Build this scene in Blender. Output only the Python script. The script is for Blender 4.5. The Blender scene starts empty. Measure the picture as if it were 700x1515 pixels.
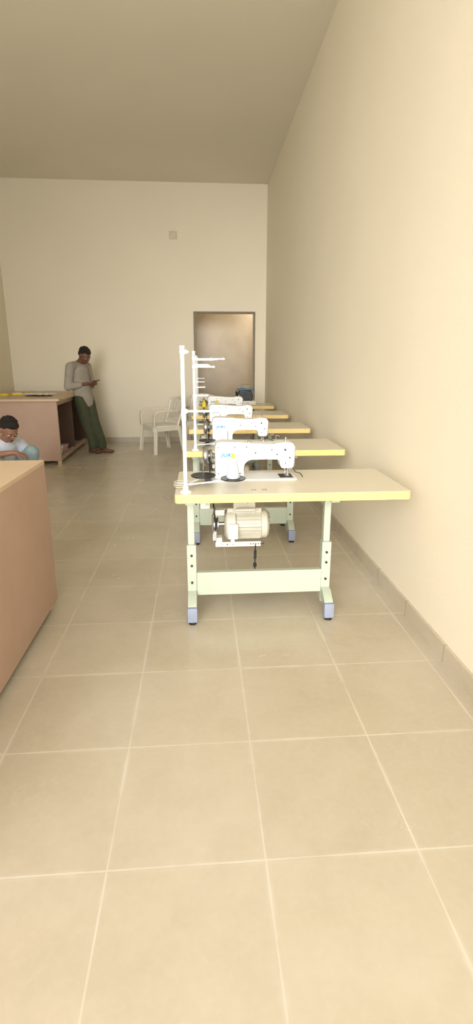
import bpy, bmesh, math, random
from mathutils import Vector, Matrix, Euler
random.seed(4)
scene = bpy.context.scene
COL = scene.collection
try:
    scene.view_settings.view_transform = 'Standard'
    scene.view_settings.look = 'None'
    scene.view_settings.exposure = 0.0
except Exception: pass

def srgb(r, g, b):
    def c(v):
        v /= 255.0
        return v/12.92 if v <= 0.04045 else ((v+0.055)/1.055)**2.4
    return (c(r), c(g), c(b), 1.0)

# ---------------------------------------------------------------- materials
def mat(name, col, rough=0.5, metal=0.0, var=0.06, nscale=12.0, bump=0.0, bscale=80.0, spec=None):
    m = bpy.data.materials.new(name); m.use_nodes = True
    nt = m.node_tree; N = nt.nodes; L = nt.links
    b = N['Principled BSDF']
    b.inputs['Roughness'].default_value = rough
    b.inputs['Metallic'].default_value = metal
    if spec is not None: b.inputs['Specular IOR Level'].default_value = spec
    tc = N.new('ShaderNodeTexCoord')
    nz = N.new('ShaderNodeTexNoise'); nz.inputs['Scale'].default_value = nscale
    nz.inputs['Detail'].default_value = 4
    L.new(tc.outputs['Object'], nz.inputs['Vector'])
    rp = N.new('ShaderNodeValToRGB')
    rp.color_ramp.elements[0].position = 0.3; rp.color_ramp.elements[1].position = 0.7
    rp.color_ramp.elements[0].color = tuple(max(0, c*(1-var)) for c in col[:3])+(1,)
    rp.color_ramp.elements[1].color = tuple(min(1, c*(1+var)) for c in col[:3])+(1,)
    L.new(nz.outputs['Fac'], rp.inputs['Fac']); L.new(rp.outputs['Color'], b.inputs['Base Color'])
    if bump > 0:
        n2 = N.new('ShaderNodeTexNoise'); n2.inputs['Scale'].default_value = bscale
        L.new(tc.outputs['Object'], n2.inputs['Vector'])
        bp = N.new('ShaderNodeBump'); bp.inputs['Strength'].default_value = bump; bp.inputs['Distance'].default_value = 0.01
        L.new(n2.outputs['Fac'], bp.inputs['Height']); L.new(bp.outputs['Normal'], b.inputs['Normal'])
    return m

M = {}
M['wall'] = mat('plaster_wall', srgb(236,228,208), 0.75, var=0.015, nscale=1.2, bump=0.08, bscale=60, spec=0.2)
M['ceil'] = mat('plaster_ceiling', srgb(234,228,212), 0.9, var=0.02, nscale=1.0, spec=0.1)
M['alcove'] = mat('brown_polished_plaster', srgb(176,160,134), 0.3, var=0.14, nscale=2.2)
M['lam'] = mat('cream_laminate', srgb(214,206,184), 0.35, var=0.02, nscale=30)
M['edge'] = mat('yellow_wood_edge', srgb(224,196,126), 0.4, var=0.06, nscale=20)
M['green'] = mat('pale_green_paint', srgb(176,185,168), 0.4, var=0.02)
M['pad'] = mat('grey_blue_plastic', srgb(138,146,166), 0.5, var=0.03)
M['black'] = mat('black_plastic', srgb(26,26,28), 0.4, var=0.05)
M['dark'] = mat('dark_metal', srgb(60,60,62), 0.4, metal=0.6, var=0.05)
M['white'] = mat('white_enamel', srgb(228,231,232), 0.25, var=0.01)
M['greyw'] = mat('off_white_enamel', srgb(218,214,202), 0.35, var=0.02)
M['motor'] = mat('cream_cast_metal', srgb(182,178,162), 0.4, var=0.05)
M['chrome'] = mat('brushed_steel', srgb(165,165,162), 0.28, metal=0.9, var=0.04)
M['cyan'] = mat('cyan_print', srgb(0,140,205), 0.4, var=0.0)
M['mdf'] = mat('mdf_side_board', srgb(180,152,134), 0.6, var=0.04, nscale=5, bump=0.05, bscale=200)
M['mdftop'] = mat('mdf_top_board', srgb(202,178,150), 0.5, var=0.04, nscale=5)
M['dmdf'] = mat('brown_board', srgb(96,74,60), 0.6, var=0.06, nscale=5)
M['plastic'] = mat('white_moulded_plastic', srgb(224,219,204), 0.35, var=0.01)
M['yellow'] = mat('yellow_plastic', srgb(226,204,60), 0.5, var=0.06)
M['thread'] = mat('pale_grey_thread', srgb(190,200,206), 0.8, var=0.05, nscale=200, bump=0.3, bscale=400)
M['paper'] = mat('white_paper', srgb(236,232,224), 0.8, var=0.08, nscale=18)
M['pinkp'] = mat('pink_cloth', srgb(206,170,176), 0.9, var=0.06)
M['blue'] = mat('blue_enamel', srgb(32,98,134), 0.4, var=0.15)
M['skin'] = mat('brown_skin', srgb(112,76,58), 0.5, var=0.06)
M['skin2'] = mat('tan_skin', srgb(150,108,88), 0.5, var=0.06)
M['hair'] = mat('black_hair', srgb(28,23,21), 0.8, var=0.3, nscale=90, bump=1.0, bscale=160)
M['shirt'] = mat('grey_shirt_cloth', srgb(158,151,140), 0.9, var=0.10, nscale=9, bump=0.5, bscale=16)
M['trous'] = mat('dark_green_trouser_cloth', srgb(68,72,52), 0.9, var=0.12, nscale=9, bump=0.5, bscale=16)
M['jean'] = mat('pale_blue_denim', srgb(142,164,172), 0.9, var=0.10, nscale=14, bump=0.3, bscale=30)
M['shoe'] = mat('brown_leather', srgb(100,72,56), 0.5, var=0.1)
M['eyew'] = mat('eye_white', srgb(225,220,212), 0.3, var=0.0)
M['lip'] = mat('lip_skin', srgb(92,52,44), 0.5, var=0.02)
M['trim'] = mat('grey_door_frame', srgb(112,102,86), 0.5, var=0.04)
M['cable'] = mat('grey_cable', srgb(190,188,176), 0.5, var=0.02)

def striped():
    m = bpy.data.materials.new('striped_white_shirt_cloth'); m.use_nodes = True
    nt=m.node_tree; b=nt.nodes['Principled BSDF']; b.inputs['Roughness'].default_value=.9
    tc=nt.nodes.new('ShaderNodeTexCoord'); w=nt.nodes.new('ShaderNodeTexWave'); w.inputs['Scale'].default_value=16
    w.bands_direction='Y'
    nt.links.new(tc.outputs['Object'], w.inputs['Vector'])
    r=nt.nodes.new('ShaderNodeValToRGB'); r.color_ramp.elements[0].position=.1; r.color_ramp.elements[1].position=.3
    r.color_ramp.elements[0].color=srgb(186,196,216); r.color_ramp.elements[1].color=srgb(212,218,228)
    nt.links.new(w.outputs['Fac'], r.inputs['Fac']); nt.links.new(r.outputs['Color'], b.inputs['Base Color'])
    return m
M['stripe'] = striped()

def tile_mat(name, bw, rh, ox, oy, c1, c2, grout, ms=0.004, rough=0.35, plane='XY', fade=.5, dust=0.0):
    m = bpy.data.materials.new(name); m.use_nodes = True
    nt=m.node_tree; N=nt.nodes; L=nt.links; b=N['Principled BSDF']
    g=N.new('ShaderNodeNewGeometry'); sp=N.new('ShaderNodeSeparateXYZ'); cb=N.new('ShaderNodeCombineXYZ')
    L.new(g.outputs['Position'], sp.inputs[0])
    a,c={'XY':('X','Y'),'YZ':('Y','Z'),'XZ':('X','Z')}[plane]
    L.new(sp.outputs[a], cb.inputs['X']); L.new(sp.outputs[c], cb.inputs['Y'])
    mp=N.new('ShaderNodeMapping'); mp.inputs['Location'].default_value=(-ox,-oy,0)
    L.new(cb.outputs[0], mp.inputs['Vector'])
    def brick(msz,sm):
        br=N.new('ShaderNodeTexBrick'); br.offset=0.0; br.squash=1.0
        br.inputs['Scale'].default_value=1.0; br.inputs['Mortar Size'].default_value=msz
        br.inputs['Mortar Smooth'].default_value=sm
        br.inputs['Brick Width'].default_value=bw; br.inputs['Row Height'].default_value=rh
        br.inputs['Color1'].default_value=c1; br.inputs['Color2'].default_value=c2; br.inputs['Mortar'].default_value=c1
        L.new(mp.outputs[0], br.inputs['Vector']); return br
    br=brick(ms,.4)
    ng=N.new('ShaderNodeTexNoise'); ng.inputs['Scale'].default_value=2.6; ng.inputs['Detail'].default_value=5
    L.new(g.outputs['Position'], ng.inputs['Vector'])
    mr=N.new('ShaderNodeMapRange'); mr.inputs[1].default_value=.35; mr.inputs[2].default_value=.65; mr.inputs[3].default_value=fade; mr.inputs[4].default_value=1.0
    L.new(ng.outputs['Fac'], mr.inputs[0])
    mu=N.new('ShaderNodeMath'); mu.operation='MULTIPLY'; L.new(br.outputs['Fac'],mu.inputs[0]); L.new(mr.outputs[0],mu.inputs[1])
    last=br.outputs['Color']
    for sc,amt,col in ((1.1,.4,srgb(208,201,186)),(7,.14,srgb(160,150,130)),(40,.10,srgb(210,203,188))):
        nz=N.new('ShaderNodeTexNoise'); nz.inputs['Scale'].default_value=sc; nz.inputs['Detail'].default_value=7; nz.inputs['Distortion'].default_value=.6
        L.new(g.outputs['Position'], nz.inputs['Vector'])
        r=N.new('ShaderNodeValToRGB'); r.color_ramp.elements[0].position=.42; r.color_ramp.elements[1].position=.66
        r.color_ramp.elements[0].color=(0,0,0,1); r.color_ramp.elements[1].color=(amt,amt,amt,1)
        L.new(nz.outputs['Fac'], r.inputs['Fac'])
        mx=N.new('ShaderNodeMix'); mx.data_type='RGBA'
        L.new(r.outputs['Color'], mx.inputs[0]); L.new(last, mx.inputs[6]); mx.inputs[7].default_value=col
        last=mx.outputs[2]
    if dust>0:
        b2=brick(.016,1.0)
        nd=N.new('ShaderNodeTexNoise'); nd.inputs['Scale'].default_value=5.5; nd.inputs['Detail'].default_value=8
        L.new(g.outputs['Position'], nd.inputs['Vector'])
        m3=N.new('ShaderNodeMapRange'); m3.inputs[1].default_value=.44; m3.inputs[2].default_value=.68; m3.inputs[3].default_value=0; m3.inputs[4].default_value=dust
        L.new(nd.outputs['Fac'], m3.inputs[0])
        mm=N.new('ShaderNodeMath'); mm.operation='MULTIPLY'; L.new(b2.outputs['Fac'],mm.inputs[0]); L.new(m3.outputs[0],mm.inputs[1])
        mx=N.new('ShaderNodeMix'); mx.data_type='RGBA'
        L.new(mm.outputs[0], mx.inputs[0]); L.new(last, mx.inputs[6]); mx.inputs[7].default_value=srgb(212,206,192)
        last=mx.outputs[2]
    mx=N.new('ShaderNodeMix'); mx.data_type='RGBA'
    L.new(mu.outputs[0], mx.inputs[0]); L.new(last, mx.inputs[6]); mx.inputs[7].default_value=grout
    L.new(mx.outputs[2], b.inputs['Base Color'])
    rr=N.new('ShaderNodeMapRange'); rr.inputs[3].default_value=rough-.06; rr.inputs[4].default_value=rough+.14
    L.new(ng.outputs['Fac'], rr.inputs[0]); L.new(rr.outputs[0], b.inputs['Roughness'])
    bp=N.new('ShaderNodeBump'); bp.inputs['Strength'].default_value=.15; bp.inputs['Distance'].default_value=.002; bp.invert=True
    L.new(br.outputs['Fac'], bp.inputs['Height']); L.new(bp.outputs['Normal'], b.inputs['Normal'])
    return m
M['floor'] = tile_mat('floor_tiles', .452,.468,.165,1.583, srgb(184,173,152), srgb(189,178,157), srgb(208,201,187), ms=.0035, rough=.20, fade=.3, dust=.5)
M['skirtY'] = tile_mat('skirting_tiles_long', .452,.4,1.583,-.2, srgb(192,180,158), srgb(186,174,152), srgb(150,138,116), plane='YZ', ms=.005)
M['skirtX'] = tile_mat('skirting_tiles_cross', .452,.4,.165,-.2, srgb(192,180,158), srgb(186,174,152), srgb(150,138,116), plane='XZ', ms=.005)

# ---------------------------------------------------------------- mesh builder
class B:
    def __init__(s): s.bm = bmesh.new()
    def _new(s, vs, mi):
        if mi==0: return
        fs=set()
        for v in vs:
            for f in v.link_faces: fs.add(f)
        for f in fs: f.material_index=mi
    def box(s, c, d, rot=None, mi=0, bev=0.0):
        r = bmesh.ops.create_cube(s.bm, size=1.0); vs=r['verts']
        mt = Matrix.Translation(Vector(c)) @ (rot.to_matrix().to_4x4() if rot else Matrix.Identity(4)) @ Matrix.Diagonal((d[0],d[1],d[2],1))
        bmesh.ops.transform(s.bm, matrix=mt, verts=vs); s._new(vs,mi)
        if bev>0:
            es=set()
            for v in vs:
                for e in v.link_edges: es.add(e)
            bmesh.ops.bevel(s.bm, geom=list(es), offset=bev, segments=2, affect='EDGES', profile=.6)
        return s
    def cyl(s, p0, p1, r0, r1=None, seg=20, mi=0):
        if r1 is None: r1=r0
        p0=Vector(p0); p1=Vector(p1); d=p1-p0
        r=bmesh.ops.create_cone(s.bm, cap_ends=True, segments=seg, radius1=r0, radius2=r1, depth=d.length)
        q=Vector((0,0,1)).rotation_difference(d.normalized())
        bmesh.ops.transform(s.bm, matrix=Matrix.Translation((p0+p1)/2)@q.to_matrix().to_4x4(), verts=r['verts'])
        s._new(r['verts'],mi); return s
    def ell(s, c, rad, R=None, u=14, v=9, mi=0):
        r=bmesh.ops.create_uvsphere(s.bm, u_segments=u, v_segments=v, radius=1.0)
        mt=Matrix.Translation(Vector(c)) @ (R.to_4x4() if R else Matrix.Identity(4)) @ Matrix.Diagonal((rad[0],rad[1],rad[2],1))
        bmesh.ops.transform(s.bm, matrix=mt, verts=r['verts']); s._new(r['verts'],mi); return s
    def tube(s, pts, r, seg=8, mi=0):
        pts=[Vector(p) for p in pts]
        for a,b in zip(pts[:-1],pts[1:]): s.cyl(a,b,r,seg=seg,mi=mi)
        for p in pts[1:-1]: s.ell(p,(r,r,r),u=8,v=6,mi=mi)
        return s
    def ribbon(s, pts, hw, ht, wdir=(1,0,0)):
        pts=[Vector(p) for p in pts]; w=Vector(wdir); rings=[]
        for i,p in enumerate(pts):
            t=(pts[min(i+1,len(pts)-1)]-pts[max(i-1,0)]).normalized()
            ww=(w-t*w.dot(t)).normalized(); n=t.cross(ww)
            rings.append([s.bm.verts.new(p+ww*a*hw+n*b*ht) for a,b in ((-1,-1),(1,-1),(1,1),(-1,1))])
        fs=[]
        for a,b in zip(rings[:-1],rings[1:]):
            for i in range(4): fs.append(s.bm.faces.new((a[i],a[(i+1)%4],b[(i+1)%4],b[i])))
        fs.append(s.bm.faces.new(rings[0][::-1])); fs.append(s.bm.faces.new(rings[-1]))
        bmesh.ops.recalc_face_normals(s.bm, faces=fs); return s
    def prism(s, outline, axis, lo, hi, mi=0):
        def P(a,b,t):
            return {'Y':(a,t,b),'Z':(a,b,t),'X':(t,a,b)}[axis]
        v0=[s.bm.verts.new(P(a,b,lo)) for a,b in outline]
        v1=[s.bm.verts.new(P(a,b,hi)) for a,b in outline]
        fs=[s.bm.faces.new(v0[::-1]), s.bm.faces.new(v1)]
        n=len(outline)
        for i in range(n):
            fs.append(s.bm.faces.new((v0[i],v0[(i+1)%n],v1[(i+1)%n],v1[i])))
        bmesh.ops.recalc_face_normals(s.bm, faces=fs)
        for f in fs: f.material_index=mi
        return s
    def lathe(s, c, prof, axis='Z', seg=28, mi=0):
        rings=[]
        for r,h in prof:
            ring=[]
            for i in range(seg):
                a=2*math.pi*i/seg; x=r*math.cos(a); y=r*math.sin(a)
                p={'Z':(x,y,h),'X':(h,x,y),'Y':(x,h,y)}[axis]
                ring.append(s.bm.verts.new(Vector(c)+Vector(p)))
            rings.append(ring)
        fs=[]
        for a,b in zip(rings[:-1],rings[1:]):
            for i in range(seg): fs.append(s.bm.faces.new((a[i],a[(i+1)%seg],b[(i+1)%seg],b[i])))
        fs.append(s.bm.faces.new(rings[0][::-1])); fs.append(s.bm.faces.new(rings[-1]))
        bmesh.ops.recalc_face_normals(s.bm, faces=fs)
        for f in fs: f.material_index=mi
        return s
    def mesh(s, name):
        me=bpy.data.meshes.new(name); s.bm.to_mesh(me); s.bm.free(); return me
    def done(s, name, mats, parent=None, bevel=0.0, smooth=True, label=None, bseg=2):
        me=s.mesh(name)
        if not isinstance(mats,(list,tuple)): mats=[mats]
        for m in mats: me.materials.append(M[m] if isinstance(m,str) else m)
        o=bpy.data.objects.new(name, me); COL.objects.link(o)
        if bevel>0:
            md=o.modifiers.new('bevel','BEVEL'); md.width=bevel; md.segments=bseg; md.limit_method='ANGLE'; md.angle_limit=math.radians(40)
        if smooth:
            for p in me.polygons: p.use_smooth=True
            try: me.set_sharp_from_angle(angle=math.radians(38))
            except Exception: pass
        if parent: o.parent=parent
        if label: o['label']=label
        return o

def thing(name, loc, label, cat, group=None, rot=(0,0,0)):
    e=bpy.data.objects.new(name,None); COL.objects.link(e); e.location=loc; e.rotation_euler=rot
    e.empty_display_size=.1; e['label']=label; e['category']=cat
    if group: e['group']=group
    return e
def tag(o, label, cat, group=None):
    o['label']=label; o['category']=cat
    if group: o['group']=group
    return o
def copy_thing(root, loc, rot=None, label=None):
    def rec(o, par):
        c=o.copy(); COL.objects.link(c)
        if par: c.parent=par
        for ch in [x for x in bpy.data.objects if x.parent==o]: rec(ch,c)
        return c
    c=rec(root,None); c.location=loc
    if rot is not None: c.rotation_euler=rot
    if label: c['label']=label
    return c
def rounded_rect(x0,x1,y0,y1,r,n=5):
    pts=[]
    for cx,cy,a0 in ((x1-r,y0+r,-90),(x1-r,y1-r,0),(x0+r,y1-r,90),(x0+r,y0+r,180)):
        for i in range(n+1):
            a=math.radians(a0+90*i/n); pts.append((cx+r*math.cos(a),cy+r*math.sin(a)))
    return pts

# ---------------------------------------------------------------- room
XR, XL, YB, YF, ZC = 1.15, -3.17, 9.0, -1.6, 4.15
def struct(o): o['kind']='structure'; return o
struct(B().box(((XL+XR)/2,(YF+YB)/2+1.0,-.05),(XR-XL+.4,YB-YF+2.2,.10)).done('floor','floor',smooth=False))
struct(B().box((XR+.1,(YF+YB+.2)/2,ZC/2),(.2,YB-YF+.2,ZC)).done('wall_right','wall',smooth=False))
struct(B().box((XL-.1,(YF+YB+.2)/2,ZC/2),(.2,YB-YF+.2,ZC)).done('wall_left','wall',smooth=False))
DX0,DX1,DZ=-.065,.945,2.19
w=B()
w.prism([(XL,0),(DX0,0),(DX0,DZ),(DX1,DZ),(DX1,0),(XR,0),(XR,ZC),(XL,ZC)],'Y',YB,YB+.2)
struct(w.done('wall_back','wall',smooth=False))
struct(B().box(((XL+XR)/2,(YF+YB+.2)/2,ZC+.1),(XR-XL+.4,YB-YF+.2,.2)).done('ceiling','ceil',smooth=False))
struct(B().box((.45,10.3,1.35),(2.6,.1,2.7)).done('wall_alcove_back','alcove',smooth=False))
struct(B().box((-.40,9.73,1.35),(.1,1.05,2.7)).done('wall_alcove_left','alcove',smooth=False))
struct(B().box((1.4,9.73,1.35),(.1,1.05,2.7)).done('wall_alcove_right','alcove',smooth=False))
struct(B().box((.45,9.77,2.75),(2.6,1.14,.1)).done('ceiling_alcove','ceil',smooth=False))
t=B(); fw=.022
t.prism([(DX0-fw,0),(DX0,0),(DX0,DZ),(DX1,DZ),(DX1,0),(DX1+fw,0),(DX1+fw,DZ+fw),(DX0-fw,DZ+fw)],'Y',YB-.012,YB-.0005)
struct(t.done('trim_1','trim',smooth=False))
struct(B().box((XR-.008,(YF+YB)/2,.045),(.016,YB-YF,.09)).done('baseboard_right','skirtY',smooth=False))
struct(B().box((XL+.008,(YF+YB)/2,.045),(.016,YB-YF,.09)).done('baseboard_left','skirtY',smooth=False))
sk=B(); sk.box(((XL+DX0)/2+.0,YB-.006,.045),(DX0-XL-.07,.012,.09)); sk.box(((DX1+XR)/2+.005,YB-.006,.045),(XR-DX1-.08,.012,.09))
struct(sk.done('baseboard_back','skirtX',smooth=False))
b=B(); b.box((0,-.008,0),(.13,.016,.12),bev=.004); b.box((0,-.018,0),(.10,.004,.09)); b.cyl((-.045,-.016,0),(-.045,-.022,0),.005,seg=10); b.cyl((.045,-.016,0),(.045,-.022,0),.005,seg=10)
o=b.done('junction_box_cover',mat('beige_plastic',srgb(208,200,178),.5)); o.location=(-.39,YB-.0005,3.38); tag(o,'square beige plastic junction cover mounted high on the plaster wall','cover plate')

# ---------------------------------------------------------------- sewing table
TZ=.754
def make_table():
    r=thing('sewing_table',(0,0,0),'cream sewing table with yellow wood edge on pale green steel stand','table','sewing tables along the wall')
    b=B(); b.prism(rounded_rect(-.6,.6,-.28,.28,.02),'Z',TZ-.044,TZ)
    o=b.done('tabletop',['edge','lam'],r,bevel=.004,smooth=False)
    for p in o.data.polygons:
        if p.normal.z>.9: p.material_index=1
    for sx in (-.528,.225):
        g=B()
        for dx in (-.023,.023): g.box((sx+dx,-.06,.24),(.005,.06,.36))
        g.box((sx,-.088,.24),(.051,.005,.36))
        g.box((sx,-.055,.50),(.036,.040,.42))
        g.box((sx,-.01,.697),(.045,.42,.026))
        g.prism([(-.19,.075),(.24,.075),(.24,.105),(.02,.15),(-.13,.15),(-.19,.105)],'X',sx-.024,sx+.024)
        leg=g.done('leg','green',r,bevel=.002)
        for z in (.36,.30,.20):
            B().cyl((sx,-.0905,z),(sx,-.0965,z),.007,seg=10).done('bolt','dark',leg)
        for y in (-.185,.235):
            p=B().box((sx,y,.058),(.054,.05,.085),bev=.006)
            p.cyl((sx,y,0.0),(sx,y,.02),.022,seg=16,mi=1)
            p.done('foot_pad',['pad','black'],leg,label='grey-blue plastic levelling foot')
    g=B(); g.box((-.1515,-.092,.192),(.70,.006,.135)); g.box((-.1515,-.077,.257),(.70,.03,.005)); g.box((-.1515,-.077,.127),(.70,.03,.005))
    g.done('crossbar','green',r,bevel=.0015)
    g=B(); g.box((-.1,.10,.115),(.30,.24,.012),rot=Euler((.12,0,0)))
    for i in range(7): g.box((-.22+i*.04,.10,.124),(.012,.21,.006),rot=Euler((.12,0,0)))
    g.cyl((-.50,.10,.105),(.20,.10,.105),.008,seg=10)
    g.done('treadle','green',r,bevel=.001)
    mz=.515; my=-.015
    g=B()
    g.lathe((0,my,mz),[(.03,-.345),(.066,-.343),(.084,-.333),(.088,-.320),(.088,-.285),(.072,-.280),(.072,-.145),(.082,-.142),(.082,-.112),(.066,-.098),(.02,-.094)],'X',seg=36)
    mo=g.done('motor','motor',r,bevel=.002)
    g=B()
    for i in range(24):
        a=math.radians(15*i); c=Vector((-.212,my+.077*math.cos(a),mz+.077*math.sin(a)))
        g.box(c,(.135,.015,.0035),rot=Euler((a,0,0)))
    g.done('cooling_fins','motor',mo,smooth=False)
    g=B()
    for i in range(14):
        a=2*math.pi*i/14; g.box((-.0975,my+.05*math.cos(a),mz+.05*math.sin(a)),(.006,.03,.006),rot=Euler((a,0,0)))
    g.done('vent_grille','dark',mo,smooth=False)
    g=B(); g.box((-.235,my-.0,.635),(.12,.09,.10)); g.box((-.235,my,.70),(.17,.15,.018)); g.box((-.235,my-.03,.60),(.19,.02,.03))
    g.cyl((-.29,my-.09,.62),(-.18,my-.09,.62),.009,seg=10); g.cyl((-.235,my-.05,.655),(-.235,my-.07,.655),.014,seg=12)
    g.done('motor_bracket','motor',mo,bevel=.003)
    g=B(); g.box((-.30,my-.088,.50),(.055,.030,.085),bev=.006); g.box((-.30,my-.106,.50),(.038,.004,.06))
    g.done('terminal_cover','greyw',mo,bevel=.002)
    g=B(); g.lathe((0,my,mz),[(.012,-.405),(.040,-.403),(.040,-.398),(.030,-.390),(.040,-.382),(.040,-.377),(.012,-.375),(.012,-.34)],'X',seg=24)
    g.done('pulley','chrome',mo)
    g=B(); g.tube([(-.405,my-.06,.44),(-.41,my-.075,.50),(-.41,my-.07,.58),(-.395,my-.04,.62),(-.395,my+.03,.60)],.0045)
    g.tube([(-.405,my-.06,.44),(-.395,my+.03,.45),(-.395,my+.03,.60)],.0045); g.box((-.40,my-.06,.47),(.02,.03,.05)); g.box((-.37,my-.055,.60),(.05,.02,.03))
    g.done('belt_guard','chrome',mo)
    g=B()
    g.box((-.27,-.07,.414),(.25,.006,.026)); g.box((-.30,-.05,.44),(.02,.05,.05)); g.box((-.375,-.055,.43),(.03,.05,.05))
    for i in range(6): g.cyl((-.20+i*.014,-.072,.414),(-.20+i*.014,-.0745,.414),.0042,seg=8,mi=1)  # black discs paint the dark inside of the lever's drilled holes
    for i in range(3): g.cyl((-.36+i*.03,-.072,.414),(-.36+i*.03,-.0745,.414),.0042,seg=8,mi=1)
    g.done('clutch_lever',['greyw','black'],mo,smooth=False)
    g=B(); g.cyl((-.174,-.072,.41),(-.174,-.03,.12),.004,seg=8); g.cyl((-.174,-.0665,.37),(-.174,-.058,.32),.008,seg=10); g.cyl((-.174,-.055,.29),(-.174,-.052,.27),.010,seg=10)
    g.done('pull_rod','dark',mo)
    g=B(); g.cyl((-.390,my+.035,mz),(-.412,.075,.71),.004,seg=6); g.cyl((-.390,my-.035,mz),(-.412,.03,.71),.004,seg=6)
    g.done('drive_belt','black',mo)
    g=B(); g.box((-.45,-.14,.68),(.05,.06,.06),bev=.004); g.cyl((-.46,-.171,.69),(-.46,-.176,.69),.009,seg=12,mi=1); g.cyl((-.44,-.171,.67),(-.44,-.176,.67),.009,seg=12,mi=2)
    g.done('power_switch',['greyw','black','green'],r)
    for x in (-.20,-.145): B().lathe((x,-.20,TZ),[(.013,0),(.013,.002),(.008,.003)],seg=18).done('screw_cap','chrome',r)
    return r
table=make_table()
TX=[.466,.482,.482,.49,.50]; TYN=[2.39,3.63,4.85,6.15,7.45]
table.location=(TX[0],TYN[0]+.28,0)
for i in range(1,5): copy_thing(table,(TX[i],TYN[i]+.28,0))

# ---------------------------------------------------------------- sewing machine head
def make_machine():
    r=thing('sewing_machine',(0,0,0),'white enamelled industrial lockstitch sewing machine standing on the table','sewing machine','lockstitch sewing machines')
    b=B(); b.prism(rounded_rect(-.245,.235,-.089,.089,.02),'Z',.0,.007); b.done('bed','white',r,bevel=.002)
    out=[(-.222,.007),(-.066,.007),(-.064,.03)]
    for i in range(7):
        a=math.radians(180-90*i/6); out.append((-.018+.046*math.cos(a),.064+.046*math.sin(a)))
    out+= [(.06,.112),(.125,.110),(.136,.102),(.143,.070),(.150,.060),(.206,.060),(.214,.068),(.218,.12),(.216,.190),(.202,.203),(.15,.205),(.10,.196),(.0,.200),(-.08,.208),(-.19,.212),(-.214,.204),(-.222,.18)]
    b=B(); b.prism(out,'Y',-.055,.055); b.done('arm','white',r,bevel=.014,bseg=4)
    b=B(); b.prism(rounded_rect(-.232,-.058,-.068,.068,.02),'Z',.007,.026); b.done('arm_base','white',r,bevel=.005)
    b=B(); b.box((.220,0,.125),(.006,.085,.115),bev=.002); b.cyl((.223,0,.165),(.230,0,.165),.008,seg=12)
    b.done('face_plate','chrome',r)
    b=B(); b.cyl((.175,0,.062),(.175,0,.028),.0045,seg=10); b.cyl((.175,0,.03),(.175,0,.004),.0018,seg=8); b.box((.175,0,.030),(.012,.012,.012))
    b.done('needle_bar','chrome',r)
    b=B(); b.cyl((.190,0,.062),(.190,0,.016),.0045,seg=10); b.box((.185,-.004,.012),(.022,.034,.004)); b.box((.190,.0,.016),(.010,.010,.014))
    b.done('presser_foot','chrome',r)
    b=B(); b.tube([(.19,.052,.085),(.20,.066,.055),(.23,.075,.02)],.003); b.done('presser_lever','chrome',r)
    b=B(); b.prism(rounded_rect(.140,.215,-.055,.045,.006),'Z',.007,.0085); b.done('needle_plate','black',r)
    b=B(); b.tube([(.205,-.050,.066),(.225,-.06,.04),(.25,-.07,.034),(.262,-.085,.016)],.0028); b.done('thread_wiper','dark',r)
    b=B(); b.lathe((0,0,.128),[(.012,-.218),(.018,-.236),(.034,-.240),(.036,-.248),(.030,-.254),(.036,-.260),(.052,-.262),(.056,-.268),(.056,-.282),(.050,-.290),(.015,-.292)],'X',seg=32)
    b.done('handwheel','chrome',r)
    b=B(); b.cyl((-.251,.030,.128),(-.251,.04,.002),.004,seg=6); b.cyl((-.251,-.030,.128),(-.251,-.005,.002),.004,seg=6); b.done('drive_belt','black',r)
    b=B(); b.box((-.265,-.075,.012),(.03,.06,.024)); b.cyl((-.285,-.078,.03),(-.262,-.078,.03),.018,seg=18); b.cyl((-.262,-.078,.03),(-.235,-.078,.03),.006,seg=10)
    b.done('bobbin_winder','dark',r,bevel=.001)
    b=B(); b.cyl((-.03,0,.196),(-.03,0,.207),.012,seg=14); b.done('oil_sight_window','chrome',r)
    b=B(); b.cyl((.175,0,.198),(.175,0,.222),.006,seg=10); b.ell((.175,0,.223),(.009,.009,.006)); b.done('pressure_screw','chrome',r)
    b=B(); b.cyl((.12,0,.195),(.12,0,.24),.0022,seg=8); b.tube([(.12,0,.238),(.135,0,.236),(.14,0,.228)],.002); b.done('thread_guide_pin','chrome',r)
    for x,z,rr in ((-.205,.180,.0035),(-.205,.035,.0035),(-.05,.182,.004),(.0,.150,.0045),(.09,.165,.004),(.12,.140,.0045),(.165,.165,.0065),(.192,.120,.005),(.168,.088,.004),(-.085,.035,.004),(-.115,.182,.0035)):
        B().cyl((x,-.0545,z),(x,-.0575,z),rr,seg=10).done('screw','black',r)
    B().cyl((-.085,-.0545,.150),(-.085,-.058,.150),.010,seg=18).done('oil_plug','greyw',r)
    c=bpy.data.curves.new('t','FONT'); c.body='JUKI'; c.size=.027; c.extrude=.0006; c.offset=.0010; c.align_x='CENTER'; c.align_y='CENTER'; c.shear=.25; c.space_character=1.05
    to=bpy.data.objects.new('t',c); COL.objects.link(to); bpy.context.view_layer.update()
    me=bpy.data.meshes.new_from_object(to.evaluated_get(bpy.context.evaluated_depsgraph_get())); bpy.data.objects.remove(to)
    me.transform(Matrix.Translation((-.158,-.0558,.138))@Matrix.Rotation(math.pi/2,4,'X')@Matrix.Diagonal((1.25,1,1,1)))
    me.materials.clear(); me.materials.append(M['cyan'])
    o=bpy.data.objects.new('logo_lettering',me); COL.objects.link(o); o.parent=r; o['label']='cyan-blue printed lettering'
    return r
mach=make_machine()
mdx,mdy=.300-.466,2.765-2.67
mach.location=(TX[0]+mdx,TYN[0]+.28+mdy,TZ)
for i in range(1,4): copy_thing(mach,(TX[i]+mdx,TYN[i]+.28+mdy,TZ))

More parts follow.
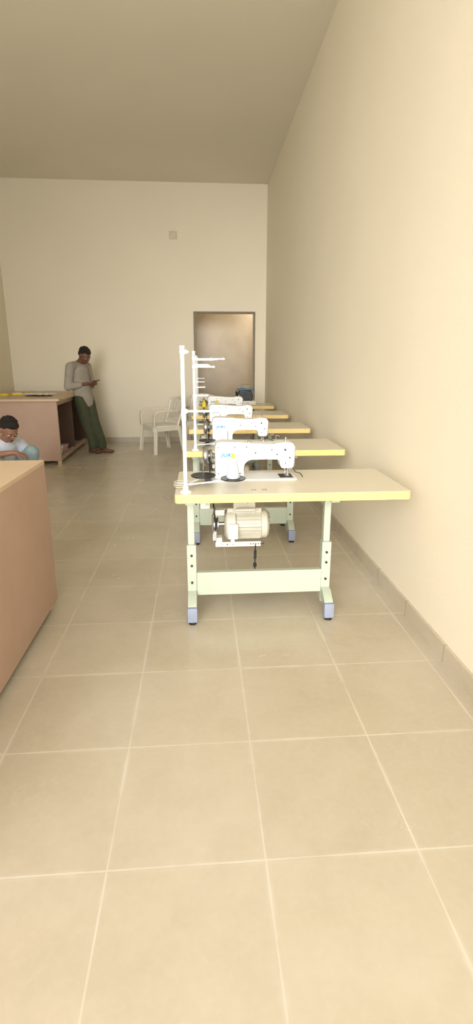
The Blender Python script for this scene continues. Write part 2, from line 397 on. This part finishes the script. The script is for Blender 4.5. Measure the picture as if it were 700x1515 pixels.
r=thing('overlock_machine',(TX[4]+.20,TYN[4]+.33,TZ),'blue and white overlock sewing machine with dark body on table','sewing machine')
B().box((0,0,.03),(.30,.22,.06),bev=.01).done('base','greyw',r)
b=B(); b.prism([(-.11,.06),(.10,.06),(.105,.15),(.08,.21),(-.02,.23),(-.10,.22),(-.12,.16)],'Y',-.07,.08); b.done('body','black',r,bevel=.012,bseg=3)
b=B(); b.prism([(-.15,.222),(-.12,.235),(-.06,.250),(.0,.240),(.03,.230),(.10,.240),(.14,.218),(.12,.206),(.05,.215),(-.03,.218),(-.10,.212)],'Y',-.08,.08); b.done('top_cover','blue',r,bevel=.005)
b=B(); b.lathe((0,0,.15),[(.01,-.12),(.045,-.13),(.05,-.14),(.05,-.155),(.01,-.16)],'X'); b.done('handwheel','dark',r)
for x in (-.05,-.02,.01,.04):
    b=B(); b.lathe((x,-.068,.17),[(.010,0),(.010,-.016),(.006,-.024)],'Y',seg=14); b.done('tension_knob','blue',r)
b=B(); b.tube([(-.06,.05,.23),(-.06,.05,.30),(.07,.05,.30),(.07,.05,.23)],.004); b.done('thread_rail','chrome',r)

# ---------------------------------------------------------------- thread stands
def make_stand(arms):
    r=thing('thread_stand',(0,0,0),'white two-spool thread stand with tall pole on table corner','thread stand','thread stands')
    b=B(); b.cyl((0,0,.0),(0,0,.70),.0095,seg=16); b.cyl((0,0,.36),(0,0,.40),.012,seg=16); b.cyl((0,0,.695),(0,0,.708),.0120,seg=16); b.done('pole','white',r)
    b=B(); b.lathe((0,0,0),[(.028,0),(.028,.005),(.014,.012),(.014,.03),(.010,.034)],seg=20); b.done('base_flange','white',r)
    for tx,ty in ((.245,.09),(.09,.170)):
        b=B(); b.box((tx/2,ty/2,.040),(math.hypot(tx,ty),.014,.005),rot=Euler((0,0,math.atan2(ty,tx)))); b.done('spool_arm','white',r)
        b=B(); b.lathe((tx,ty,.0425),[(.062,0),(.066,.003),(.066,.008),(.055,.006),(.015,.006)],seg=30); tr=b.done('spool_tray','black',r,label='round black spool tray')
        B().cyl((tx,ty,.046),(tx,ty,.13),.003,seg=8).done('spool_pin','chrome',tr)
    for z,ln in arms:
        b=B(); b.box((ln/2,-.0,z),(ln,.020,.009)); b.box((.004,0,z),(.03,.026,.02),bev=.003)
        for x in (ln-.01,ln*.55):
            for i in range(8):
                a0=math.pi*2*i/8; a1=math.pi*2*(i+1)/8
                b.cyl((x,.018+.010*math.cos(a0),z+.010*math.sin(a0)),(x,.018+.010*math.cos(a1),z+.010*math.sin(a1)),.002,seg=6)
        b.done('guide_arm','white',r)
    return r
s1=make_stand([(.405,.24),(.68,.03)])
s1.location=(-.080,TYN[0]+.06,TZ)
s2=make_stand([(.655,.22),(.60,.15),(.40,.10)])
s2.location=(-.040,TYN[1]+.06,TZ)
for i in (2,3,4): copy_thing(s2,(TX[i]-.530,TYN[i]+.06,TZ))
def cone(name,loc,m1,m2,label):
    r=thing(name,loc,label,'thread cone','thread cones')
    b=B(); b.lathe((0,0,0),[(.033,.0),(.036,.008),(.033,.02),(.020,.098),(.016,.104),(.010,.105)],seg=28); b.done('wound_thread',m1,r)
    b=B(); b.lathe((0,0,.105),[(.010,0),(.011,.006),(.007,.022),(.005,.024)],seg=20); b.done('cone_tip',m2,r)
    return r
cone('thread_cone',(-.080+.245,TYN[0]+.15,TZ+.0500),'thread','yellow','cone of pale grey thread with yellow tip on black tray')
cone('thread_cone',(TX[3]-.530+.09,TYN[3]+.23,TZ+.0500),'yellow','yellow','cone of yellow thread on a black tray')
cone('thread_cone',(TX[3]-.530+.245,TYN[3]+.15,TZ+.0500),'yellow','yellow','cone of yellow thread on a black tray')
b=B(); pts=[]
for i in range(44):
    a=i*.42; rr=.042+.012*math.sin(i*.9); pts.append((-.085+rr*1.1*math.cos(a), 2.56+rr*math.sin(a)*1.2, TZ+.004+.0006*i))
b.tube(pts,.0028,seg=6); o=b.done('cable_coil','cable'); tag(o,'loose coil of thin grey cable lying on the table corner','cable')

# ---------------------------------------------------------------- counters
r=thing('work_counter',(-1.63,1.80,0),'tall pinkish-brown fibreboard work counter with plain solid sides','counter')
W,D,H=1.54,1.94,.868
b=B(); b.box((0,0,H-.011),(W,D,.022)); b.done('countertop','mdftop',r,bevel=.002,smooth=False)
for x in (-W/2+.012,W/2-.012): B().box((x,0,(H-.022+.04)/2),(.022,D-.004,H-.022-.04)).done('side_panel','mdf',r,smooth=False)
for y in (-D/2+.013,D/2-.013): B().box((0,y,(H-.022+.04)/2),(W-.05,.022,H-.022-.04)).done('end_panel','mdf',r,smooth=False)
for x in (-W/2+.06,W/2-.045):
    for y in (-D/2+.06,D/2-.05): B().box((x,y,.03),(.05,.06,.06)).done('foot','mdftop',r,smooth=False)

rot=math.radians(1.8)
r=thing('work_counter',(-1.93,6.98,0),'wide brown fibreboard cutting counter with open shelf end','counter',rot=(0,0,rot))
H=.905; W=1.15; D=1.93
B().box((-W/2+.02,D/2-.015,H-.015),(W+.04,D+.03,.030)).done('countertop','mdftop',r,bevel=.002,smooth=False)
B().box((-W/2,.02,(H-.030+.06)/2),(W,.040,H-.030-.06)).done('front_panel','mdf',r,smooth=False)
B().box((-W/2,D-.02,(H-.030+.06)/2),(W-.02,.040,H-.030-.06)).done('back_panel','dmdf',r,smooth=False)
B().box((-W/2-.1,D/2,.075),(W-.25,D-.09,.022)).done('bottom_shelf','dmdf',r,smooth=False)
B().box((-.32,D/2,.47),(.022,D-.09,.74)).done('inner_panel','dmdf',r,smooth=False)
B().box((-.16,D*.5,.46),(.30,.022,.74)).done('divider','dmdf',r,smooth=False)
B().box((-.02,D/2,H-.06),(.03,D-.09,.06)).done('top_rail','mdf',r,smooth=False)
for x in (-W+.06,-.03):
    for y in (.035,D-.05): B().box((x,y,.03),(.045,.05,.06)).done('foot','mdftop',r,smooth=False)
B().box((-.03,D/2,.080),(.05,D-.09,.05)).done('bottom_rail','mdf',r,smooth=False)
def onctr(x,y,z): 
    c,s=math.cos(rot),math.sin(rot); return (-1.93+x*c-y*s,6.98+x*s+y*c,z)
for k,(y,hh,m,lb) in enumerate(((.35,.12,'paper','folded stack of white cloth on the open shelf'),(.70,.09,'pinkp','folded stack of pink cloth on the open shelf'))):
    b=B()
    n=5
    for i in range(n): b.box((random.uniform(-.01,.01),random.uniform(-.01,.01),hh*(i+.5)/n),(.19,.26,hh/n*.98),bev=.004)
    o=b.done('folded_cloth',m); o.location=onctr(-.18,y,.0865); tag(o,lb,'cloth','folded cloth on the counter shelf')
for k,(x,y,a) in enumerate(((-.44,.80,.2),(-.36,.60,-.25))):
    b=B(); g=[]
    nx=10
    for i in range(nx+1):
        xx=-.19+.38*i/nx; zz=.001+.022*abs(math.sin(i*1.2+k))*.8
        g.append((xx,zz))
    b.prism([(p[0],p[1]+.0) for p in g]+[(p[0],p[1]+.004) for p in g[::-1]],'Y',-.13,.13)
    o=b.done('magazine','paper'); o.location=onctr(x,y,.905+k*.022); o.rotation_euler=(0,0,a); tag(o,'open white printed magazine lying on the counter','magazine','papers on the counter')
b=B(); b.lathe((0,0,0),[(.065,0),(.07,.004),(.07,.026),(.065,.03),(.03,.03),(.03,.036),(.012,.036)],seg=24); o=b.done('tape_measure_reel','yellow'); o.location=onctr(-.93,.8,.905); tag(o,'yellow tape measure reel lying on the counter','tape measure')
for k,(x,y,a) in enumerate(((-.80,.95,.5),(-.62,1.1,-.3))):
    b=B(); b.box((0,0,.014),(.15,.09,.028),bev=.003); b.box((0,0,.029),(.11,.06,.004),mi=1)
    o=b.done('chalk_box',['yellow','paper'] if k==0 else ['yellow','black']); o.location=onctr(x,y,.905); o.rotation_euler=(0,0,a); tag(o,'small flat yellow cardboard box on the counter','box','yellow boxes on the counter')

# ---------------------------------------------------------------- plastic chairs
def make_chair(loc,rz):
    r=thing('plastic_armchair',loc,'white moulded plastic armchair standing against the wall','chair','white plastic chairs',rot=(0,0,rz))
    b=B(); b.prism(rounded_rect(-.23,.23,-.23,.20,.06),'Z',.415,.435)
    b.box((0,-.225,.385),(.40,.02,.08)); b.box((-.222,0,.385),(.02,.36,.08)); b.box((.222,0,.385),(.02,.36,.08))
    b.done('seat','plastic',r,bevel=.006)
    b=B(); n=12; W=.44
    def P(t,z): 
        x=W/2*t; y=.20+.10*(z-.43)/.4+.05*(1-t*t); return Vector((x,y,z))
    top=[P(-1+2*i/n,.80+.035*(1-(-1+2*i/n)**2)) for i in range(n+1)]
    b.tube([P(-1,.42)-Vector((0,.02,0))]+[P(-1,.6)]+top+[P(1,.6)]+[P(1,.42)-Vector((0,.02,0))],.022,seg=10)
    b.ribbon([p-Vector((0,0,.05)) for p in top],.055,.006,(0,0,1))
    for t in (-.8,-.53,-.27,0,.27,.53,.8):
        b.ribbon([P(t,.43)-Vector((0,.03*(1-t*t),0)),P(t,.52),P(t,.62),P(t,.72),P(t,.80)],.024,.005)
    b.ribbon([P(-1+2*i/n,.465)-Vector((0,.02,0)) for i in range(n+1)],.04,.006,(0,0,1))
    b.done('backrest','plastic',r)
    for s in (-1,1):
        b=B(); b.ribbon([(s*.225,.245,.63),(s*.255,.16,.655),(s*.262,.05,.66),(s*.262,-.08,.66),(s*.258,-.18,.655),(s*.25,-.225,.63),(s*.243,-.24,.58),(s*.235,-.24,.42)],.030,.011)
        b.done('armrest','plastic',r,bevel=.004)
        for yy,y2 in ((-.21,-.245),(.18,.255)):
            b=B(); b.prism([(-.035,-.006),(.035,-.006),(.035,.006),(-.035,.006)],'Z',0,.42)
            b.box((s*.028,.0,.21),(.012,.06,.42))
            bmesh.ops.transform(b.bm,matrix=Matrix.Translation((s*.245,y2,0))@Matrix(((1,0,-s*.033/.42,0),(0,1,(yy-y2)/.42,0),(0,0,1,0),(0,0,0,1))),verts=b.bm.verts)
            b.done('leg','plastic',r,bevel=.003)
    return r
make_chair((-.62,8.02,0),math.radians(-60))
make_chair((.0,8.55,0),math.radians(-6))

# ---------------------------------------------------------------- people
_S={}
def unit(u,v):
    if (u,v) not in _S:
        bm=bmesh.new(); bmesh.ops.create_uvsphere(bm,u_segments=u,v_segments=v,radius=1.0)
        bm.verts.ensure_lookup_table()
        _S[(u,v)]=([x.co.copy() for x in bm.verts],[[y.index for y in f.verts] for f in bm.faces]); bm.free()
    return _S[(u,v)]
class Body:
    def __init__(s): s.v=[]; s.f=[]
    def ell(s,c,rad,R=None,u=14,v=9):
        vs,fs=unit(u,v); c=Vector(c); n=len(s.v)
        for p in vs:
            q=Vector((p.x*rad[0],p.y*rad[1],p.z*rad[2]))
            if R: q=R@q
            s.v.append(q+c)
        s.f.extend([[i+n for i in f] for f in fs])
    def box(s,c,d,yaw=0):
        R=Matrix.Rotation(yaw,3,'Z'); n=len(s.v)
        for x in (-.5,.5):
            for y in (-.5,.5):
                for z in (-.5,.5): s.v.append(Vector(c)+R@Vector((x*d[0],y*d[1],z*d[2])))
        s.f.extend([[n+i for i in f] for f in ((0,1,3,2),(4,6,7,5),(0,4,5,1),(2,3,7,6),(0,2,6,4),(1,5,7,3))])
    def seg(s,p0,p1,r0,r1):
        p0=Vector(p0);p1=Vector(p1);L=(p1-p0).length; n=min(24,max(2,int(L/(min(r0,r1)*.4))+1))
        for i in range(n+1):
            t=i/n; r=r0+(r1-r0)*t
            s.ell(p0.lerp(p1,t),(r,r,r),u=12,v=8)
    def chain(s,pts):
        for (p,w,d),(q,w2,d2) in zip(pts[:-1],pts[1:]):
            p=Vector(p);q=Vector(q);n=max(2,int((q-p).length/.02))
            for i in range(n+1):
                t=i/n; dd=d+(d2-d)*t
                s.ell(p.lerp(q,t),(dd,w+(w2-w)*t,dd*.6),u=20,v=10)
    def limb(s,pts):
        for (p,r),(q,r2) in zip(pts[:-1],pts[1:]): s.seg(p,q,r,r2)
    def hand(s,wr,d,n,curl=.5,side=1):
        wr=Vector(wr);d=Vector(d).normalized();n=Vector(n);n=(n-d*n.dot(d)).normalized();q=d.cross(n).normalized()*side
        s.seg(wr,wr+d*.03,.024,.026)
        for k in range(5):
            t=-1+.5*k
            s.seg(wr+d*.02+q*t*.014,wr+d*.082+q*t*.028,.013,.011)
        for k,(t,L) in enumerate(((-1,.066),(-.34,.078),(.32,.074),(1,.058))):
            p=wr+d*.085+q*t*.029; a=curl*.5; dirv=d*math.cos(a)+n*math.sin(a)
            for j,f in enumerate((.45,.32,.23)):
                p2=p+dirv*L*f; s.seg(p,p2,.0092-.001*j,.0085-.001*j); p=p2; a+=curl; dirv=d*math.cos(a)+n*math.sin(a)
        p=wr+d*.028-q*.026; dirv=(d*.75-q*.55+n*.35).normalized()
        for f in (.036,.028,.022):
            p2=p+dirv*f; s.seg(p,p2,.0105,.009); p=p2; dirv=(dirv+d*.3+n*.35+q*.2).normalized()
    def finish(s,name,m,parent,voxel=.006,smooth=4,label=None):
        me=bpy.data.meshes.new(name); me.from_pydata([tuple(p) for p in s.v],[],s.f); me.update(); me.materials.append(M[m])
        o=bpy.data.objects.new(name,me); COL.objects.link(o); o.parent=parent
        if label: o['label']=label
        md=o.modifiers.new('r','REMESH'); md.mode='VOXEL'; md.voxel_size=voxel; md.use_smooth_shade=True
        m2=o.modifiers.new('s','SMOOTH'); m2.factor=.5; m2.iterations=smooth
        bpy.context.view_layer.update()
        me=bpy.data.meshes.new_from_object(o.evaluated_get(bpy.context.evaluated_depsgraph_get()))
        o.modifiers.clear(); old=o.data; o.data=me; bpy.data.meshes.remove(old)
        me.polygons.foreach_set('use_smooth',[True]*len(me.polygons))
        return o

def head(bd,c,pitch,yaw=0):
    R=(Matrix.Rotation(yaw,3,'Z')@Matrix.Rotation(pitch,3,'Y'))
    c=Vector(c)
    def T(x,y,z): return c+R@Vector((x,y,z))
    bd.ell(T(-.008,0,.025),(.096,.076,.090),R,u=24,v=16)
    bd.ell(T(.022,0,-.03),(.066,.062,.075),R,u=20,v=14)
    bd.ell(T(.040,0,-.075),(.045,.042,.032),R,u=16,v=10)
    bd.ell(T(.070,0,-.092),(.018,.022,.016),R)
    bd.ell(T(.076,0,.022),(.016,.052,.010),R)
    for s in (-1,1):
        bd.ell(T(.062,s*.036,-.022),(.024,.020,.020),R)
        bd.ell(T(-.005,s*.082,-.008),(.018,.010,.032),R)
        bd.ell(T(.086,s*.011,-.030),(.010,.009,.008),R)
    bd.seg(T(.086,0,.008),T(.108,0,-.026),.009,.012)
    bd.ell(T(.086,0,-.056),(.010,.024,.006),R); bd.ell(T(.083,0,-.067),(.010,.021,.006),R)
    return T,R
def head_parts(T,R,root,grow=1.0):
    for s in (-1,1):
        b=B(); b.ell(T(.079,s*.031,.002),(.010,.013,.008),R); b.ell(T(.086,s*.031,.001),(.0045,.006,.006),R,mi=1)
        b.done('eye',['eyew','black'],root)
        b=B(); b.ell(T(.089,s*.031,.020),(.006,.018,.004),R); b.done('eyebrow','hair',root)
    b=B(); b.ell(T(.093,0,-.057),(.005,.021,.0035),R); b.ell(T(.091,0,-.066),(.005,.018,.004),R); b.done('lips','lip',root)
    h=Body(); g=grow
    h.ell(T(-.026,0,.046),(.090*g,.080*g,.080*g),R,u=24,v=16)
    h.ell(T(-.050,0,.010),(.062*g,.077*g,.070*g),R,u=20,v=14)
    h.ell(T(.020,0,.082),(.056*g,.060*g,.036*g),R,u=20,v=12)
    rs=random.Random(7)
    for i in range(90):   # uneven short curls
        th=rs.uniform(0,6.283); ph=rs.uniform(-.1,1.45)
        x=math.cos(th)*math.cos(ph); y=math.sin(th)*math.cos(ph); z=math.sin(ph)
        h.ell(T(-.024+x*.088*g,y*.078*g,.048+z*.078*g),(.012,.012,.010),R,u=8,v=6) if x<.75 or z>.5 else None
    h.finish('hair','hair',root,voxel=.005,smooth=1,label='short black hair')

def shoe(root,p,yaw,m='shoe'):
    b=Body(); c,s_=math.cos(yaw),math.sin(yaw)
    def T(x,y,z): return Vector((p[0]+x*c-y*s_,p[1]+x*s_+y*c,z))
    R=Matrix.Rotation(yaw,3,'Z')
    b.ell(T(-.03,0,.045),(.045,.038,.042),R); b.ell(T(.03,0,.045),(.07,.042,.038),R); b.ell(T(.10,0,.032),(.075,.046,.026),R); b.ell(T(.15,0,.028),(.04,.042,.022),R)
    b.ell(T(-.005,0,.07),(.045,.040,.04),R)
    b.box(T(.05,0,.010),(.22,.078,.016),yaw)
    return b.finish('shoe',m,root,voxel=.006,smooth=2)

RZ=math.radians(-28)
r=thing('person',(-1.65,8.02,0),'person in grey shirt and green trousers leaning on counter, holding phone','person',rot=(0,0,RZ))
bd=Body()
NB=(-.235,0,1.36)
bd.chain([((-.19,0,.86),.145,.105),((-.205,0,.98),.135,.10),((-.23,0,1.08),.135,.10),((-.245,0,1.22),.155,.112),((-.24,0,1.31),.13,.09),(NB,.07,.06)])
bd.limb([((-.235,0,1.34),.058),((-.165,0,1.420),.054)])
T,R=head(bd,(-.110,0,1.480),math.radians(38),math.radians(-10))
legs={-1:((-.19,-.085,.85),(-.10,-.09,.46),(-.02,-.075,.09)),1:((-.19,.085,.85),(-.05,.03,.47),(.10,-.01,.09))}
arms={-1:((-.24,-.190,1.315),(-.255,-.255,1.02),Vector((-.075,-.05,1.06))),1:((-.24,.190,1.315),(-.25,.255,1.02),Vector((-.07,.075,1.035)))}
for s in (-1,1):
    hp,kn,an=legs[s]
    bd.limb([(hp,.085),(kn,.052),(an,.038)]); 
    f=Vector(an); bd.seg(f-Vector((.02,0,.04)),f+Vector((.13,0,-.06)),.033,.026)
    S,el,w=arms[s]
    bd.limb([((-.235,s*.10,1.32),.06),(S,.055),(el,.040),(w,.026)])
    if s<0: bd.hand(w,(1,.55,.1),(.0,.3,1),curl=.55,side=1)
    else: bd.hand(w,(1,-.45,.1),(0,-.2,1),curl=.6,side=-1)
bd.finish('body','skin',r,voxel=.006,smooth=2)
head_parts(T,R,r)
sh=Body()
sh.chain([((-.190,0,.75),.172,.142),((-.192,0,.86),.172,.140),((-.205,0,.96),.165,.134),((-.215,0,1.02),.170,.140),((-.23,0,1.10),.166,.134),((-.245,0,1.22),.176,.134),((-.24,0,1.30),.155,.110),((-.238,0,1.355),.088,.075)])
for s in (-1,1):
    S,el,w=arms[s]; E=Vector(el); mid=Vector(S).lerp(E,.5)
    sh.limb([((-.238,s*.10,1.325),.075),(S,.072),(mid,.066),(el,.062),(E.lerp(w,.35),.056),(E.lerp(w,.62),.046)])
    sh.ell(E.lerp(w,.60),(.050,.050,.044))
sh.ell((-.212,0,1.372),(.074,.072,.022),Matrix.Rotation(.6,3,'Y'))
sh.finish('shirt','shirt',r,voxel=.008,smooth=3)
tr=Body()
tr.chain([((-.19,0,.78),.155,.125),((-.195,0,.90),.150,.118)])
for s in (-1,1):
    hp,kn,an=legs[s]
    tr.limb([((hp[0],s*.080,.82),.112),(kn,.090),((an[0],an[1],.22),.070),((an[0]+.01,an[1],.11),.074)])
tr.finish('trousers','trous',r,voxel=.008,smooth=3)
shoe(r,(-.02,-.090),math.radians(-8)); shoe(r,(.12,-.0),math.radians(10))
c,s_=math.cos(RZ),math.sin(RZ)
def PW(x,y,z): return (-1.65+x*c-y*s_,8.02+x*s_+y*c,z)
b=B(); b.box((0,0,0),(.15,.072,.009),bev=.003); b.box((0,0,.0050),(.138,.064,.001),mi=1)
o=b.done('mobile_phone',['black',mat('dark_glass',srgb(30,34,40),.08,var=0)]); o.location=PW(.045,.012,1.094); o.rotation_euler=(0,math.radians(-18),math.radians(-15)); tag(o,'black mobile phone held in both hands','phone')

r=thing('person',(-2.13,5.34,0),'seated person in striped pale shirt and blue jeans, head bowed','person',rot=(0,0,math.radians(-38)))
bd=Body()
bd.chain([((0,0,.11),.15,.11),((.0,0,.24),.135,.10),((.06,0,.42),.15,.11),((.12,0,.54),.13,.09),((.15,0,.60),.07,.06)])
bd.limb([((.14,0,.59),.056),((.21,0,.655),.052)])
T,R=head(bd,(.265,0,.728),math.radians(38),math.radians(-5))
for s in (-1,1):
    hp=(.02,s*.09,.12); kn=(.30,s*.20,.47); an=(.30,s*.15,.08)
    bd.limb([(hp,.09),(kn,.055),(an,.038)]); f=Vector(an); bd.seg(f-Vector((.03,0,.045)),f+Vector((.13,0,-.052)),.030,.022)
    S=(.13,s*.18,.545); el=(.28,s*.29,.50) if s<0 else (.23,s*.30,.345); w=(.46,s*.10,.53) if s<0 else (.44,s*.15,.34)
    bd.limb([((.12,s*.1,.56),.06),(S,.055),(el,.040),(w,.026)]); bd.hand(w,(.6,-s*.8,-.3),(-.2,-.1*s,-1),curl=.5,side=-s)
bd.finish('body','skin2',r,voxel=.006,smooth=2)
head_parts(T,R,r,1.04)
sh=Body()
sh.chain([((0,0,.16),.170,.135),((.0,0,.25),.165,.130),((.06,0,.42),.175,.135),((.12,0,.54),.150,.108),((.150,0,.600),.084,.072)])
for s in (-1,1):
    S=(.13,s*.18,.545); el=(.28,s*.29,.50) if s<0 else (.23,s*.30,.345); w=Vector((.46,s*.10,.53) if s<0 else (.44,s*.15,.34))
    sh.limb([((.12,s*.1,.565),.075),(S,.072),(el,.060),(Vector(el).lerp(w,.25),.054)])
sh.finish('shirt','stripe',r,voxel=.008,smooth=3)
tr=Body(); tr.chain([((0,0,.115),.16,.115),((0,0,.20),.150,.115)])
for s in (-1,1):
    tr.limb([((.02,s*.09,.125),.105),((.30,s*.20,.47),.080),((.30,s*.15,.12),.058)])
tr.finish('jeans','jean',r,voxel=.008,smooth=3)
shoe(r,(.31,-.15),0,'black'); shoe(r,(.31,.15),0,'black')

# ---------------------------------------------------------------- light
w=bpy.data.worlds.new('World'); scene.world=w; w.use_nodes=True
nt=w.node_tree; bg=nt.nodes['Background']
bg.inputs['Color'].default_value=(1.0,.98,.95,1); bg.inputs['Strength'].default_value=1.3
def light(kind,name,loc,direction,energy,color,**k):
    l=bpy.data.lights.new(name,kind); l.energy=energy; l.color=color
    for a,v in k.items(): setattr(l,a,v)
    o=bpy.data.objects.new(name,l); COL.objects.link(o); o.location=loc
    o.rotation_euler=Vector(direction).to_track_quat('-Z','Y').to_euler(); return o
light('AREA','shopfront_daylight',(-1.0,-1.5,2.1),(.05,1,-.12),125,(1,.98,.95),shape='RECTANGLE',size=4.2,size_y=3.8)
light('SUN','soft_daylight',(0,-3,4),(.26,1,-.24),3.8,(1,.97,.92),angle=math.radians(40))
light('POINT','alcove_fill_light',(1.15,9.6,2.45),(0,0,-1),16,(1,.95,.86),shadow_soft_size=.12)  # unseen fill light, added only to brighten the alcove interior

# ---------------------------------------------------------------- camera
f=740.0
cam=bpy.data.cameras.new('camera'); co=bpy.data.objects.new('camera',cam); COL.objects.link(co)
cam.sensor_fit='VERTICAL'; cam.sensor_height=36.0; cam.lens=36.0*f/1515.0
cam.shift_y=-(757.5-731)/1515.0
cam.clip_start=.05
psi=math.radians(4.11); th=math.radians(14.83)
co.location=(0,0,1.39)
F=Vector((math.sin(psi)*math.cos(th),math.cos(psi)*math.cos(th),-math.sin(th)))
co.rotation_euler=F.to_track_quat('-Z','Y').to_euler()
scene.camera=co
